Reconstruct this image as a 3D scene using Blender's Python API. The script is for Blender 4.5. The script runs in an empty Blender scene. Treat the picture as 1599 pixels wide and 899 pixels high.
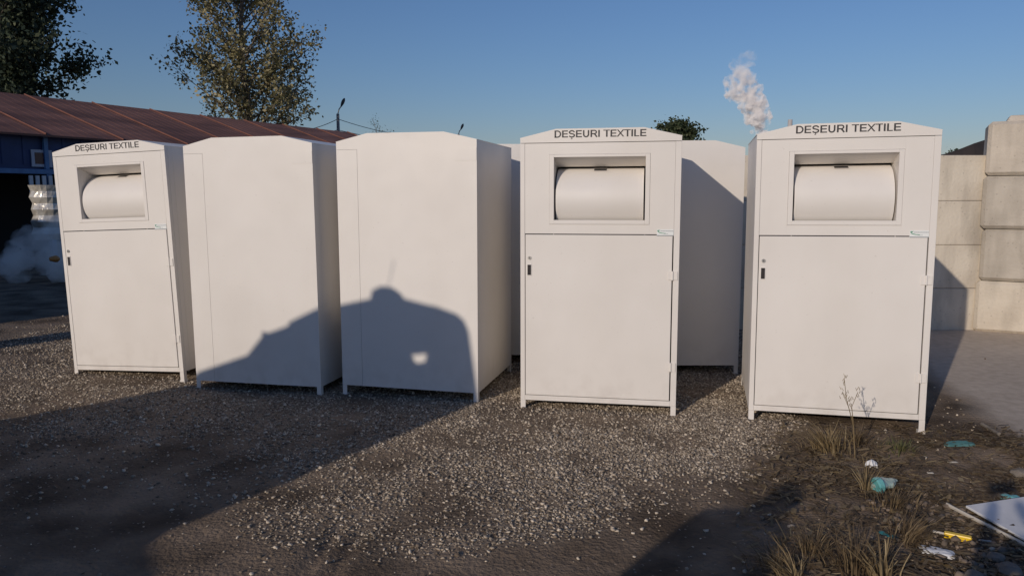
import bpy, bmesh, math, random
import numpy as np
from mathutils import Vector, Matrix
R = math.radians
PI = math.pi
S = bpy.context.scene
C = S.collection
rng = np.random.default_rng(7)
random.seed(7)

# ------------------------------------------------------------------ camera
FPX, PITCH, CAMH = 1173.2, R(6.99), 1.5468
cam_data = bpy.data.cameras.new('camera')
cam = bpy.data.objects.new('camera', cam_data)
C.objects.link(cam)
cam.location = (0, 0, CAMH)
cam.rotation_euler = (PI/2 - PITCH, 0, 0)
cam_data.sensor_width = 36
cam_data.lens = FPX/1599*36
cam_data.clip_start = 0.05
cam_data.clip_end = 3000
S.camera = cam

# ------------------------------------------------------------------ light
SUN_AZ, SUN_EL = R(34), R(18)          # heading of the light over the ground (from +Y towards +X)
w = bpy.data.worlds.new('World'); S.world = w; w.use_nodes = True
nt = w.node_tree
sky = nt.nodes.new('ShaderNodeTexSky'); sky.sky_type = 'NISHITA'; sky.sun_disc = False
sky.sun_elevation = SUN_EL; sky.sun_rotation = SUN_AZ + PI
sky.air_density = 1.35; sky.dust_density = 0.25; sky.ozone_density = 7.0
bg = nt.nodes['Background']; bg.inputs[1].default_value = 0.079
tint = nt.nodes.new('ShaderNodeMix'); tint.data_type = 'RGBA'; tint.blend_type = 'MULTIPLY'; tint.inputs[0].default_value = 1; tint.inputs[7].default_value = (1.03, .905, 1.0, 1)
nt.links.new(sky.outputs[0], tint.inputs[6]); nt.links.new(tint.outputs[2], bg.inputs[0])
sd = bpy.data.lights.new('sun', 'SUN'); sd.energy = 2.52; sd.angle = R(0.5); sd.color = (1.0, 0.875, 0.745)
so = bpy.data.objects.new('sun', sd); C.objects.link(so)
FW = Vector((math.sin(SUN_AZ), math.cos(SUN_AZ), 0)); LAT = Vector((math.cos(SUN_AZ), -math.sin(SUN_AZ), 0))
so.rotation_euler = (FW*math.cos(SUN_EL) + Vector((0, 0, -math.sin(SUN_EL)))).to_track_quat('-Z', 'Y').to_euler()
so.location = (-20, -30, 20)
S.view_settings.view_transform = 'Standard'; S.view_settings.look = 'None'
S.cycles.volume_bounces = 6; S.cycles.max_bounces = 12
S.view_settings.exposure = 0; S.view_settings.gamma = 1

# ------------------------------------------------------------------ helpers
def ray(px, py):
    d = Vector(((px-799.5), FPX*math.cos(PITCH) + -(py-449.5)*math.sin(PITCH), -FPX*math.sin(PITCH) - (py-449.5)*math.cos(PITCH)))
    return d
def gnd(px, py, z=0.0):
    d = ray(px, py); t = (z-CAMH)/d.z
    return Vector((d.x*t, d.y*t, z))
def at(px, py, Y):
    d = ray(px, py); t = Y/d.y
    return Vector((d.x*t, Y, CAMH + d.z*t))

def mat(name, base=(.5, .5, .5), rough=.6, var=None, scale=3.0, detail=6, bump=0.0, bscale=30, metal=0, spec=.5, stretch=(1, 1, 1), contrast=(.35, .65)):
    m = bpy.data.materials.new(name); m.use_nodes = True
    n = m.node_tree; b = n.nodes['Principled BSDF']
    b.inputs['Roughness'].default_value = rough; b.inputs['Metallic'].default_value = metal
    b.inputs['Specular IOR Level'].default_value = spec
    b.inputs['Base Color'].default_value = (*base, 1)
    tc = n.nodes.new('ShaderNodeTexCoord'); mp = n.nodes.new('ShaderNodeMapping'); mp.inputs['Scale'].default_value = stretch
    n.links.new(tc.outputs['Object'], mp.inputs[0])
    if var:
        no = n.nodes.new('ShaderNodeTexNoise'); no.inputs['Scale'].default_value = scale; no.inputs['Detail'].default_value = detail
        n.links.new(mp.outputs[0], no.inputs['Vector'])
        cr = n.nodes.new('ShaderNodeValToRGB'); cr.color_ramp.elements[0].position = contrast[0]; cr.color_ramp.elements[1].position = contrast[1]
        cr.color_ramp.elements[0].color = (*base, 1); cr.color_ramp.elements[1].color = (*var, 1)
        n.links.new(no.outputs['Fac'], cr.inputs[0]); n.links.new(cr.outputs[0], b.inputs['Base Color'])
    if bump:
        nb = n.nodes.new('ShaderNodeTexNoise'); nb.inputs['Scale'].default_value = bscale; nb.inputs['Detail'].default_value = 8
        n.links.new(mp.outputs[0], nb.inputs['Vector'])
        bu = n.nodes.new('ShaderNodeBump'); bu.inputs['Strength'].default_value = bump; bu.inputs['Distance'].default_value = .02
        n.links.new(nb.outputs['Fac'], bu.inputs['Height']); n.links.new(bu.outputs[0], b.inputs['Normal'])
    return m

class MB:
    def __init__(s): s.v = []; s.f = []
    def add(s, vs, fs):
        o = len(s.v); s.v += [tuple(p) for p in vs]; s.f += [tuple(i+o for i in f) for f in fs]; return s
    def box(s, x0, x1, y0, y1, z0, z1):
        vs = [(x, y, z) for z in (z0, z1) for y in (y0, y1) for x in (x0, x1)]
        return s.add(vs, [(0, 2, 3, 1), (4, 5, 7, 6), (0, 1, 5, 4), (2, 6, 7, 3), (0, 4, 6, 2), (1, 3, 7, 5)])
    def prism(s, poly, y0, y1):           # poly in (x, z), counter clockwise seen from -y
        n = len(poly)
        vs = [(x, y0, z) for x, z in poly] + [(x, y1, z) for x, z in poly]
        fs = [tuple(range(n)), tuple(range(2*n-1, n-1, -1))] + [((i+1) % n, i, i+n, (i+1) % n+n) for i in range(n)]
        return s.add(vs, fs)
    def tube(s, pts, rad, k=8, cap=True):
        pts = [Vector(p) for p in pts]; n = len(pts)
        if not hasattr(rad, '__len__'): rad = [rad]*n
        base = len(s.v); a = None
        for i, p in enumerate(pts):
            t = (pts[min(i+1, n-1)] - pts[max(i-1, 0)]).normalized()
            if a is None: a = t.orthogonal().normalized()
            a = (a - t*a.dot(t)).normalized(); b = t.cross(a)
            for j in range(k):
                q = p + (a*math.cos(2*PI*j/k) + b*math.sin(2*PI*j/k))*rad[i]; s.v.append(tuple(q))
        for i in range(n-1):
            for j in range(k):
                s.f.append((base+i*k+j, base+i*k+(j+1) % k, base+(i+1)*k+(j+1) % k, base+(i+1)*k+j))
        if cap:
            s.f.append(tuple(base+j for j in reversed(range(k)))); s.f.append(tuple(base+(n-1)*k+j for j in range(k)))
        return s
    def build(s, name, m, parent=None, smooth=False, bevel=0, seg=2):
        me = bpy.data.meshes.new(name); me.from_pydata(s.v, [], s.f); me.update()
        if smooth: me.shade_smooth()
        o = bpy.data.objects.new(name, me); C.objects.link(o)
        if m: me.materials.append(m)
        if parent: o.parent = parent
        if bevel:
            b = o.modifiers.new('bevel', 'BEVEL'); b.width = bevel; b.segments = seg; b.limit_method = 'ANGLE'
            b.harden_normals = False
        return o
def np_mesh(name, V, F, m, parent=None, smooth=False):
    me = bpy.data.meshes.new(name)
    nf, k = F.shape
    me.vertices.add(len(V)); me.vertices.foreach_set('co', V.astype(np.float32).ravel())
    me.loops.add(nf*k); me.loops.foreach_set('vertex_index', F.astype(np.int32).ravel())
    me.polygons.add(nf); me.polygons.foreach_set('loop_start', np.arange(nf, dtype=np.int32)*k)
    me.polygons.foreach_set('loop_total', np.full(nf, k, dtype=np.int32))
    me.update(calc_edges=True); me.validate()
    if smooth: me.shade_smooth()
    o = bpy.data.objects.new(name, me); C.objects.link(o)
    if m: me.materials.append(m)
    if parent: o.parent = parent
    return o
def empty(name, loc=(0, 0, 0), rz=0):
    o = bpy.data.objects.new(name, None); C.objects.link(o); o.location = loc; o.rotation_euler = (0, 0, rz); o.empty_display_size = .2
    return o
def tag(o, label=None, cat=None, group=None, kind=None):
    if label: o['label'] = label
    if cat: o['category'] = cat
    if group: o['group'] = group
    if kind: o['kind'] = kind
    return o
def copy_tree(o, parent=None):
    c = o.copy(); C.objects.link(c)
    if parent: c.parent = parent
    for ch in [x for x in C.objects if x.parent == o]: copy_tree(ch, c)
    return c
def vnoise(x, y, seed=0):
    r = np.random.default_rng(seed); T = r.random((256, 256))
    xi = np.floor(x).astype(int); yi = np.floor(y).astype(int); fx = x-xi; fy = y-yi
    fx = fx*fx*(3-2*fx); fy = fy*fy*(3-2*fy)
    g = lambda a, b: T[a % 256, b % 256]
    return (g(xi, yi)*(1-fx)+g(xi+1, yi)*fx)*(1-fy) + (g(xi, yi+1)*(1-fx)+g(xi+1, yi+1)*fx)*fy
def fbm(x, y, seed=0, oct=4):
    s = 0; a = .5
    for i in range(oct): s = s + a*vnoise(x*2**i, y*2**i, seed+i); a *= .5
    return s

# ------------------------------------------------------------------ ground
def pad_mask(x, y):                        # smooth concrete yard on the right
    edge = 3.05 + .30*(y-4.6) + .35*(fbm(x*1.3, y*1.3, 40)-.5)
    edge = np.where(y < 4.6, 3.05 + 1.1*(4.6-y)**1.0 + .8*(fbm(x*1.6, y*1.6, 41)-.5), edge)
    return np.clip((x-edge)/.25, 0, 1)
def gravel_mask(x, y):
    # a heap-spread of pale stone chippings in the middle, thinning towards the lens and the right
    n = fbm(x*.9+3, y*.9+1, 10); n2 = fbm(x*2.6, y*2.6, 20)
    front = 3.25 + .25*np.sin(x*2.1) + .7*(n-.5)
    a = np.clip((y-front)/.25, 0, 1)
    right = 2.05 + .55*(y-5.0) + .9*(n2-.5)
    b = np.clip((right-x)/.5, 0, 1)
    left = -1.55 - .0*y + .5*(n-.5)
    c1 = np.clip((x-left + np.clip(y-4.3, 0, 9)*4)/.35, .22, 1)
    far = np.clip((9.2-y)/1.2, 0, 1)
    g = a*b*c1*far
    mud_shade = np.clip((x-(-1.0-.35*(y-4.6)))/1.0, 0, 1)*.60+.40        # fewer chippings on the left: mud, plus shade put into the ground cover
    return np.clip(g*mud_shade*np.clip((n2-.28)*5, .30, 1), 0, 1)
def axis(a, b, fine, lo, hi, grow=1.25):
    c = list(np.arange(a, b+1e-6, fine)); s = fine
    x = b
    while x < hi: s *= grow; x += s; c.append(x)
    x = a; s = fine
    while x > lo: s *= grow; x -= s; c.insert(0, x)
    return np.array(c)
def gz(x, y):
    near = np.clip((14-np.hypot(x-0, y-5))/3, 0, 1)
    pm = pad_mask(x, y)
    z = .05*(fbm(x*.7, y*.7, 60, 3)-.45) + .022*(fbm(x*4, y*4, 61, 4)-.5) + .012*(fbm(x*14, y*14, 62, 3)-.45)
    for k, off in enumerate((0, .11)):     # tyre ruts in the mud in front
        d = x - (-.86 + off + .10*(y-3)); z = z - .032*np.exp(-(d/.035)**2)*np.clip((3.5-y)/.3, 0, 1)
    return near*(z*(1-pm) + .006*pm)*.9
xs = axis(-6.5, 7.5, .035, -900, 900); ys = axis(2.2, 10.5, .035, -300, 1500)
X, Y = np.meshgrid(xs, ys); Z = gz(X, Y)
V = np.stack([X.ravel(), Y.ravel(), Z.ravel()], 1)
nx, ny = len(xs), len(ys); I = np.arange(nx*ny).reshape(ny, nx)
F = np.stack([I[:-1, :-1].ravel(), I[:-1, 1:].ravel(), I[1:, 1:].ravel(), I[1:, :-1].ravel()], 1)
gm = mat('earth', (.09, .066, .047), .95, (.26, .195, .138), 2.2, 10, .9, 45, spec=.08)
ground = np_mesh('ground', V, F, gm, smooth=True); tag(ground, kind='structure')
at1 = ground.data.attributes.new('pad', 'FLOAT', 'POINT'); at1.data.foreach_set('value', pad_mask(X, Y).ravel().astype(np.float32))
at2 = ground.data.attributes.new('grit', 'FLOAT', 'POINT'); at2.data.foreach_set('value', gravel_mask(X, Y).ravel().astype(np.float32))
n = gm.node_tree; b = n.nodes['Principled BSDF']; old = b.inputs['Base Color'].links[0].from_socket
tc = [k for k in n.nodes if k.type == 'TEX_COORD'][0]
def tn(scale, detail=8):
    t = n.nodes.new('ShaderNodeTexNoise'); t.inputs['Scale'].default_value = scale; t.inputs['Detail'].default_value = detail
    n.links.new(tc.outputs['Object'], t.inputs['Vector']); return t.outputs['Fac']
def ramp(sock, a, ca, b_, cb):
    r = n.nodes.new('ShaderNodeValToRGB'); r.color_ramp.elements[0].position = a; r.color_ramp.elements[1].position = b_
    r.color_ramp.elements[0].color = (*ca, 1); r.color_ramp.elements[1].color = (*cb, 1); n.links.new(sock, r.inputs[0]); return r.outputs[0]
def mix(f, a, b_, mode='MIX'):
    m_ = n.nodes.new('ShaderNodeMix'); m_.data_type = 'RGBA'; m_.blend_type = mode
    if isinstance(f, float): m_.inputs[0].default_value = f
    else: n.links.new(f, m_.inputs[0])
    n.links.new(a, m_.inputs[6]); n.links.new(b_, m_.inputs[7]); return m_.outputs[2]
def attr(nm):
    a_ = n.nodes.new('ShaderNodeAttribute'); a_.attribute_name = nm; return a_.outputs['Fac']
vo = n.nodes.new('ShaderNodeTexVoronoi'); vo.inputs['Scale'].default_value = 70; n.links.new(tc.outputs['Object'], vo.inputs['Vector'])
gritc = ramp(vo.outputs['Color'], .1, (.075, .055, .04), .9, (.46, .38, .29))
soil = mix(attr('grit'), old, gritc)
speck = n.nodes.new('ShaderNodeTexVoronoi'); speck.inputs['Scale'].default_value = 24; n.links.new(tc.outputs['Object'], speck.inputs['Vector'])
sp = ramp(speck.outputs['Distance'], .10, (1, 1, 1), .16, (0, 0, 0))
lt = n.nodes.new('ShaderNodeRGB'); lt.outputs[0].default_value = (.24, .19, .15, 1)
soil = mix(sp, soil, lt.outputs[0])
conc = mix(.5, ramp(tn(1.3, 9), .3, (.46, .385, .305), .7, (.62, .53, .43)), ramp(tn(14, 9), .35, (.38, .315, .25), .65, (.56, .475, .385)))
n.links.new(mix(attr('pad'), soil, conc), b.inputs['Base Color'])
bu = [k for k in n.nodes if k.type == 'BUMP'][0]
sub = n.nodes.new('ShaderNodeMath'); sub.operation = 'MULTIPLY_ADD'; sub.inputs[1].default_value = -.75; sub.inputs[2].default_value = .9
n.links.new(attr('pad'), sub.inputs[0]); n.links.new(sub.outputs[0], bu.inputs['Strength'])

# loose stones: real little rocks
def rocks(name, N, xr, yr, dens, smin, smax, m, flat=.6, chips=False):
    bm = bmesh.new()
    if chips:
        vv = [bm.verts.new(c) for c in ((1, .1, 0), (-1, 0, .1), (.1, 1, 0), (0, -1, -.1), (.45, .35, .75), (-.4, -.3, .8), (0, 0, -.8))]
        bmesh.ops.convex_hull(bm, input=vv)
    else: bmesh.ops.create_icosphere(bm, subdivisions=1, radius=1)
    bv = np.array([v.co[:] for v in bm.verts]); bf = np.array([[v.index for v in f.verts] for f in bm.faces]); bm.free()
    x = rng.uniform(*xr, N); y = rng.uniform(*yr, N); k = rng.random(N) < dens(x, y); x, y = x[k], y[k]; n_ = len(x)
    s = smin*(smax/smin)**(rng.random(n_)**2.2)
    sc = s[:, None]*np.stack([rng.uniform(.7, 1.3, n_), rng.uniform(.6, 1.1, n_), rng.uniform(.45, 1.0, n_)*flat/.6*.8], 1)
    a = rng.uniform(0, 2*PI, n_); tl = rng.normal(0, .35, n_)
    P = bv[None]*(1+.28*rng.normal(size=(n_, len(bv), 1)))*sc[:, None, :]
    ct, st = np.cos(tl)[:, None], np.sin(tl)[:, None]
    P = np.stack([P[..., 0]*ct+P[..., 2]*st, P[..., 1], -P[..., 0]*st+P[..., 2]*ct], -1)
    ca, sa = np.cos(a)[:, None], np.sin(a)[:, None]
    P = np.stack([P[..., 0]*ca-P[..., 1]*sa, P[..., 0]*sa+P[..., 1]*ca, P[..., 2]], -1)
    P += np.stack([x, y, gz(x, y)+sc[:, 2]*.35], 1)[:, None, :]
    F_ = bf[None]+(np.arange(n_)*len(bv))[:, None, None]
    o = np_mesh(name, P.reshape(-1, 3), F_.reshape(-1, 3), m); tag(o, kind='stuff'); return o
gmat = mat('stone_chips', (.3, .3, .3), .85, spec=.3)
n_ = gmat.node_tree; g_ = n_.nodes.new('ShaderNodeNewGeometry'); cr = n_.nodes.new('ShaderNodeValToRGB'); e = cr.color_ramp
e.elements[0].color = (.11, .08, .056, 1); e.elements[1].color = (.72, .62, .49, 1); e.elements[1].position = 1
k_ = e.elements.new(.4); k_.color = (.30, .245, .185, 1); k_ = e.elements.new(.8); k_.color = (.47, .395, .305, 1)
n_.links.new(g_.outputs['Random Per Island'], cr.inputs[0]); n_.links.new(cr.outputs[0], n_.nodes['Principled BSDF'].inputs['Base Color'])
def free_pad(x, y): return 1-pad_mask(x, y)
tag(rocks('gravel', 430000, (-5.5, 4.2), (2.8, 9.5), lambda x, y: gravel_mask(x, y)*free_pad(x, y)*np.clip(1.25-(y-4)*.1, .5, 1), .0055, .0135, gmat, chips=True), 'pale stone chippings spread over the yard around the white bins', 'gravel')
tag(rocks('scattered_pebbles', 16000, (-6, 4.8), (2.4, 10), lambda x, y: (.15+.6*fbm(x*1.7, y*1.7, 77))*(free_pad(x, y)*.9+.03), .004, .017, gmat), 'loose pebbles scattered over the bare brown soil', 'pebbles')

# ------------------------------------------------------------------ textile bins
paint = mat('cream_paint', (.79, .75, .70), .42, (.75, .71, .66), 1.4, 5, .02, 9, spec=.45)
n_ = paint.node_tree; L_ = n_.links; P_ = n_.nodes['Principled BSDF']; src = P_.inputs['Base Color'].links[0].from_socket
tc_ = [k for k in n_.nodes if k.type == 'TEX_COORD'][0]; oi = n_.nodes.new('ShaderNodeObjectInfo')
ad = n_.nodes.new('ShaderNodeVectorMath'); ad.operation = 'ADD'; gp = n_.nodes.new('ShaderNodeNewGeometry'); L_.new(gp.outputs['Position'], ad.inputs[0])
sz = n_.nodes.new('ShaderNodeSeparateXYZ'); L_.new(gp.outputs['Position'], sz.inputs[0])
mh = n_.nodes.new('ShaderNodeMapRange'); mh.inputs[1].default_value = .55; mh.inputs[2].default_value = .03; mh.inputs[3].default_value = 0; mh.inputs[4].default_value = 1; L_.new(sz.outputs[2], mh.inputs[0])
def noise_(sc, lo, hi, det=8, st=(1, 1, 1)):
    mp_ = n_.nodes.new('ShaderNodeMapping'); mp_.inputs['Scale'].default_value = st; L_.new(gp.outputs['Position'], mp_.inputs[0])
    q = n_.nodes.new('ShaderNodeTexNoise'); q.inputs['Scale'].default_value = sc; q.inputs['Detail'].default_value = det; L_.new(mp_.outputs[0], q.inputs['Vector'])
    r_ = n_.nodes.new('ShaderNodeMapRange'); r_.inputs[1].default_value = lo; r_.inputs[2].default_value = hi; L_.new(q.outputs['Fac'], r_.inputs[0]); return r_.outputs[0]
def mul_(a, b_):
    q = n_.nodes.new('ShaderNodeMath'); q.operation = 'MULTIPLY'
    for i, v in enumerate((a, b_)):
        if isinstance(v, float): q.inputs[i].default_value = v
        else: L_.new(v, q.inputs[i])
    return q.outputs[0]
pw = n_.nodes.new('ShaderNodeMath'); pw.operation = 'POWER'; pw.inputs[1].default_value = 2.2; L_.new(mh.outputs[0], pw.inputs[0])
splash = mul_(mul_(pw.outputs[0], noise_(9, .44, .72)), .26)
def mixc(f, a, col):
    q = n_.nodes.new('ShaderNodeMix'); q.data_type = 'RGBA'; L_.new(f, q.inputs[0]); L_.new(a, q.inputs[6]); q.inputs[7].default_value = (*col, 1); return q.outputs[2]
c1 = mixc(mul_(noise_(2.0, .46, .78, 9, (1, 1, .35)), .22), src, (.60, .545, .47))
c1 = mixc(mul_(noise_(60, .70, .76, 3), .22), c1, (.38, .32, .26))
c1 = mixc(splash, c1, (.30, .24, .18)); L_.new(c1, P_.inputs['Base Color'])
ru = n_.nodes.new('ShaderNodeMapRange'); ru.inputs[3].default_value = .34; ru.inputs[4].default_value = .58; L_.new(noise_(3, .3, .7), ru.inputs[0]); L_.new(ru.outputs[0], P_.inputs['Roughness'])
wb = n_.nodes.new('ShaderNodeBump'); wb.inputs['Strength'].default_value = .35; wb.inputs['Distance'].default_value = .03; L_.new(noise_(1.7, .0, 1.0, 2), wb.inputs['Height'])
ob_ = [k for k in n_.nodes if k.type == 'BUMP' and k != wb][0]; L_.new(wb.outputs[0], ob_.inputs['Normal'])
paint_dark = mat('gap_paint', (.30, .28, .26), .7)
black = mat('black_print', (.035, .032, .034), .5)
darkhole = mat('dark_hole', (.03, .025, .025), .8)
steel = mat('lock_steel', (.45, .44, .42), .35, metal=.8)
stick_w = mat('sticker_white', (.82, .84, .82), .35)
stick_g = mat('sticker_green', (.10, .32, .20), .4)
stick_k = mat('sticker_grey', (.22, .24, .26), .4)
W, D, HS, HP, AP = 1.107, 1.038, 1.95, 2.008, .2274
hx = W/2; fy = -D/2
PX = hx*(1-2*AP)
def make_bin():
    r = empty('textile_bin')
    t = .004
    # body: sheet steel box behind the frame
    b = MB()
    for sx in (-1, 1):
        xa, xb = sorted((sx*hx, sx*(hx-.003)))
        b.box(xa, xb, fy+.0905, -fy-.003, .076, HS-.001)         # side sheet
        b.box(xa, xb, fy+.036, fy+.089, .076, HS-.001)
    b.box(-hx+.004, hx-.004, fy+.04, -fy-.008, .078, .09)           # floor
    b.build('body', paint, r)
    # back sheets with their visible laps
    k = MB()
    b0, b1 = -fy-.003, -fy
    k.box(hx-.168, hx, b0, b1, .076, HS-.0615)
    k.prism([(-hx, .076), (hx-.170, .076), (hx-.170, HS-.060), (hx, HS-.060), (hx, HS), (PX, HP), (-PX, HP), (-hx, HS)], b0, b1)
    k.box(-hx+.001, -hx+.168, b1+.0002, b1+.0018, HS-.15, HS-.06)
    k.build('back_panel', paint, r)
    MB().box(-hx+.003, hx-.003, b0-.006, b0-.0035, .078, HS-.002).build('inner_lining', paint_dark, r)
    # front frame
    f = MB()
    f.box(-hx, -hx+.032, fy, fy+.035, .0755, HS-.038)
    f.box(hx-.040, hx, fy, fy+.035, .0755, HS-.038)
    f.box(hx-.004, hx-.0005, fy+.0045, fy+.0355, HS-.0375, HS-.001); f.box(-hx+.0005, -hx+.004, fy+.0045, fy+.0355, HS-.0375, HS-.001)
    f.box(-hx+.0325, hx-.0405, fy, fy+.035, .0755, .112)
    f.build('frame', paint, r, bevel=.003)
    # gable above the front
    MB().prism([(-hx, HS-.0355), (hx, HS-.0355), (hx, HS), (PX, HP), (-PX, HP), (-hx, HS)], fy, fy+.004).build('gable', paint, r, bevel=.001, seg=1)
    # roof sheets
    ro = MB(); pts = [(-hx-.003, HS), (-PX, HP+.001), (PX, HP+.001), (hx+.003, HS)]
    low = [(x, z-.003) for x, z in reversed(pts)]
    for i in range(3):
        (xa, za), (xb, zb) = pts[i], pts[i+1]
        ro.prism([(xa, za-.003), (xb, zb-.003), (xb, zb), (xa, za)], fy+.0045, -fy-.0035)
    ro.build('roof', paint, r)
    # upper front panel with its opening
    ox, oz0, oz1 = .315, 1.38, 1.814
    L, Rr, B, T = -hx+.0332, hx-.0412, 1.284, HS-.0392
    p = MB(); ya, yb = fy+.001, fy+.005
    p.box(L, -ox-.0322, ya, yb, B, T); p.box(ox+.0322, Rr, ya, yb, B, T)
    p.box(-ox-.032, ox+.032, ya, yb, B, oz0-.0303); p.box(-ox-.032, ox+.032, ya, yb, oz1+.0203, T)
    fp = p.build('front_panel', paint, r)
    s = MB(); yc = fy-.003
    s.box(-ox-.031, -ox, yc, yb, oz0-.029, oz1+.019); s.box(ox, ox+.031, yc, yb, oz0-.029, oz1+.019)
    s.box(-ox, ox, yc, yb, oz0-.029, oz0); s.box(-ox, ox, yc, yb, oz1, oz1+.019)
    s.build('opening_surround', paint, fp, bevel=.0015, seg=1)
    q = MB(); d = .44
    q.box(-ox-.003, -ox-.0005, yb+.0005, fy+d, oz0-.16, oz1+.003); q.box(ox+.0005, ox+.003, yb+.0005, fy+d, oz0-.16, oz1+.003)
    q.box(-ox, ox, fy+.151, fy+d, oz1-.058, oz1-.055)
    q.add([(x, y, z) for x in (-ox, ox) for y, z in ((yb+.0005, oz1-.0005), (fy+.150, oz1-.060), (fy+.150, oz1-.057), (yb+.0005, oz1+.0025))], [(0, 1, 5, 4), (1, 2, 6, 5), (2, 3, 7, 6), (3, 0, 4, 7), (3, 2, 1, 0), (4, 5, 6, 7)])
    q.box(-ox, ox, fy+d+.001, fy+d+.003, oz0-.16, oz1)
    q.box(-ox, ox, yb+.0005, fy+.03, oz0-.003, oz0-.0005)
    q.build('recess', paint, fp)
    # chute drum
    rad, cz, cy, dx = .226, 1.520, fy+.238, .304
    dr = MB(); n = 56
    th = [2*PI*i/n for i in range(n)]
    vs = [(x, cy-rad*math.cos(a), cz+rad*math.sin(a)) for x in (-dx, dx) for a in th]
    fs = [((i+1) % n, i, i+n, (i+1) % n+n) for i in range(n)]
    dr.add(vs, fs); dr.add(vs, [tuple(range(n)), tuple(range(2*n-1, n-1, -1))]); do = dr.build('chute_drum', paint, r, smooth=True)
    do.data.polygons[n].use_smooth = False; do.data.polygons[n+1].use_smooth = False
    es = MB()
    a0, a1 = R(63), R(74); ri = rad+.0015
    arc = [a0+(a1-a0)*i/5 for i in range(6)]
    es.add([(x, cy-ri*math.cos(a), cz+ri*math.sin(a)) for x in (-.046, .042) for a in arc], [(i, i+6, i+7, i+1) for i in range(5)])
    es.build('grip_slot', darkhole, do)
    sl = MB()
    for (x0, x1, aa, ab) in ((-.052, .048, a1, a1+.03), (-.052, .048, a0-.03, a0)):
        rr = rad+.004
        sl.add([(x, cy-rr*math.cos(a), cz+rr*math.sin(a)) for x in (x0, x1) for a in (aa, ab)], [(0, 2, 3, 1)])
    sl.build('slot_lip', paint, do)
    # door
    dz0, dz1 = .1165, 1.277
    dl, dr_ = -hx+.0365, hx-.048
    do = MB().box(dl, dr_, fy-.001, fy+.012, dz0, dz1).build('door', paint, r, bevel=.002, seg=2)
    MB().box(-hx+.033, hx-.041, fy+.018, fy+.021, .1125, 1.2835).build('door_backing', darkhole, r)
    h = MB(); h.box(-hx+.048, -hx+.081, fy-.0045, fy-.0012, .985, 1.068); h.build('handle_plate', paint, do)
    h = MB(); h.box(-hx+.052, -hx+.077, fy-.0062, fy-.0047, .990, 1.063); h.build('handle', darkhole, do)
    lk = MB().tube([(-hx+.066, fy-.0012, 1.112), (-hx+.066, fy-.007, 1.112)], .0125, 16).build('lock', steel, do)
    MB().box(-hx+.0645, -hx+.0675, fy-.0078, fy-.0072, 1.106, 1.118).build('keyhole', darkhole, lk)
    for z in (1.0, .357):
        hg = MB(); hg.box(hx-.074, hx-.046, fy-.006, fy-.0012, z-.03, z+.03); hg.tube([(hx-.043, fy-.007, z-.031), (hx-.043, fy-.007, z+.031)], .007, 10)
        hg.box(hx-.040, hx-.008, fy-.006, fy-.0002, z-.03, z+.03)
        hg.build('hinge', paint, r, bevel=.001, seg=1)
    # legs
    for sx in (-1, 1):
        for sy in (-1, 1):
            lg = MB(); x0, x1 = sorted((sx*hx, sx*(hx-.036))); y0, y1 = sorted((sy*(D/2), sy*(D/2-.036)))
            xi0, xi1 = sorted((sx*hx, sx*(hx-.004))); yi0, yi1 = sorted((sy*(D/2), sy*(D/2-.004)))
            lg.box(x0, x1, yi0, yi1, .006, .0752); lg.box(*sorted((sx*(hx), sx*(hx-.004))), *sorted((sy*(D/2-.0045), sy*(D/2-.036))), .006, .0752)
            lg.box(x0-.004, x1+.004, y0-.004, y1+.004, -.03, .0055)
            lg.build('leg', paint, r)
    # sticker
    st = MB().box(hx-.155, hx-.042, fy-.0015, fy-.0002, 1.272, 1.318).build('sticker', stick_w, r)
    sw = MB(); pts = [(-.150, 1.309), (-.146, 1.302), (-.135, 1.296), (-.115, 1.292), (-.095, 1.291)]
    for i in range(4):
        (xa, za), (xb, zb) = pts[i], pts[i+1]; th_ = .004-.0007*i
        sw.add([(hx+xa, fy-.0022, za-th_), (hx+xb, fy-.0022, zb-th_), (hx+xb, fy-.0022, zb+th_*.6), (hx+xa, fy-.0022, za+th_)], [(0, 1, 2, 3)])
    sw.add([(hx-.152, fy-.0022, 1.306), (hx-.140, fy-.0022, 1.306), (hx-.132, fy-.0022, 1.3135), (hx-.150, fy-.0022, 1.3135)], [(0, 1, 2, 3)])
    sw.build('logo', stick_g, st)
    sk = MB(); rr = random.Random(3)
    for z, x0, x1, hh in ((1.3045, -.130, -.048, .0042), (1.287, -.108, -.080, .0025)):
        x = x0
        while x < x1:
            wd = rr.uniform(.003, .0055); sk.add([(hx+x, fy-.0022, z), (hx+x+wd, fy-.0022, z), (hx+x+wd, fy-.0022, z+hh), (hx+x, fy-.0022, z+hh)], [(0, 1, 2, 3)]); x += wd+.0016
    sk.add([(hx-.154, fy-.0022, 1.273), (hx-.043, fy-.0022, 1.273), (hx-.043, fy-.0022, 1.278), (hx-.154, fy-.0022, 1.278)], [(0, 1, 2, 3)])
    sk.build('small_print', stick_k, st)
    # lettering
    lt_ = MB(); sw_ = 138; CH = 716; kx = .63/8155; kz = .0475/CH; state = {'x': 0, 'n': 0}
    def put(pts2):
        y = fy-.0012-.00003*state['n']; state['n'] = (state['n']+1) % 5
        lt_.add([((state['x']+px_)*kx-.318, y, 1.9485+pz_*kz) for px_, pz_ in pts2], [tuple(range(len(pts2)))])
    def bar(x0, z0, x1, z1): put([(x0, z0), (x1, z0), (x1, z1), (x0, z1)])
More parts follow.
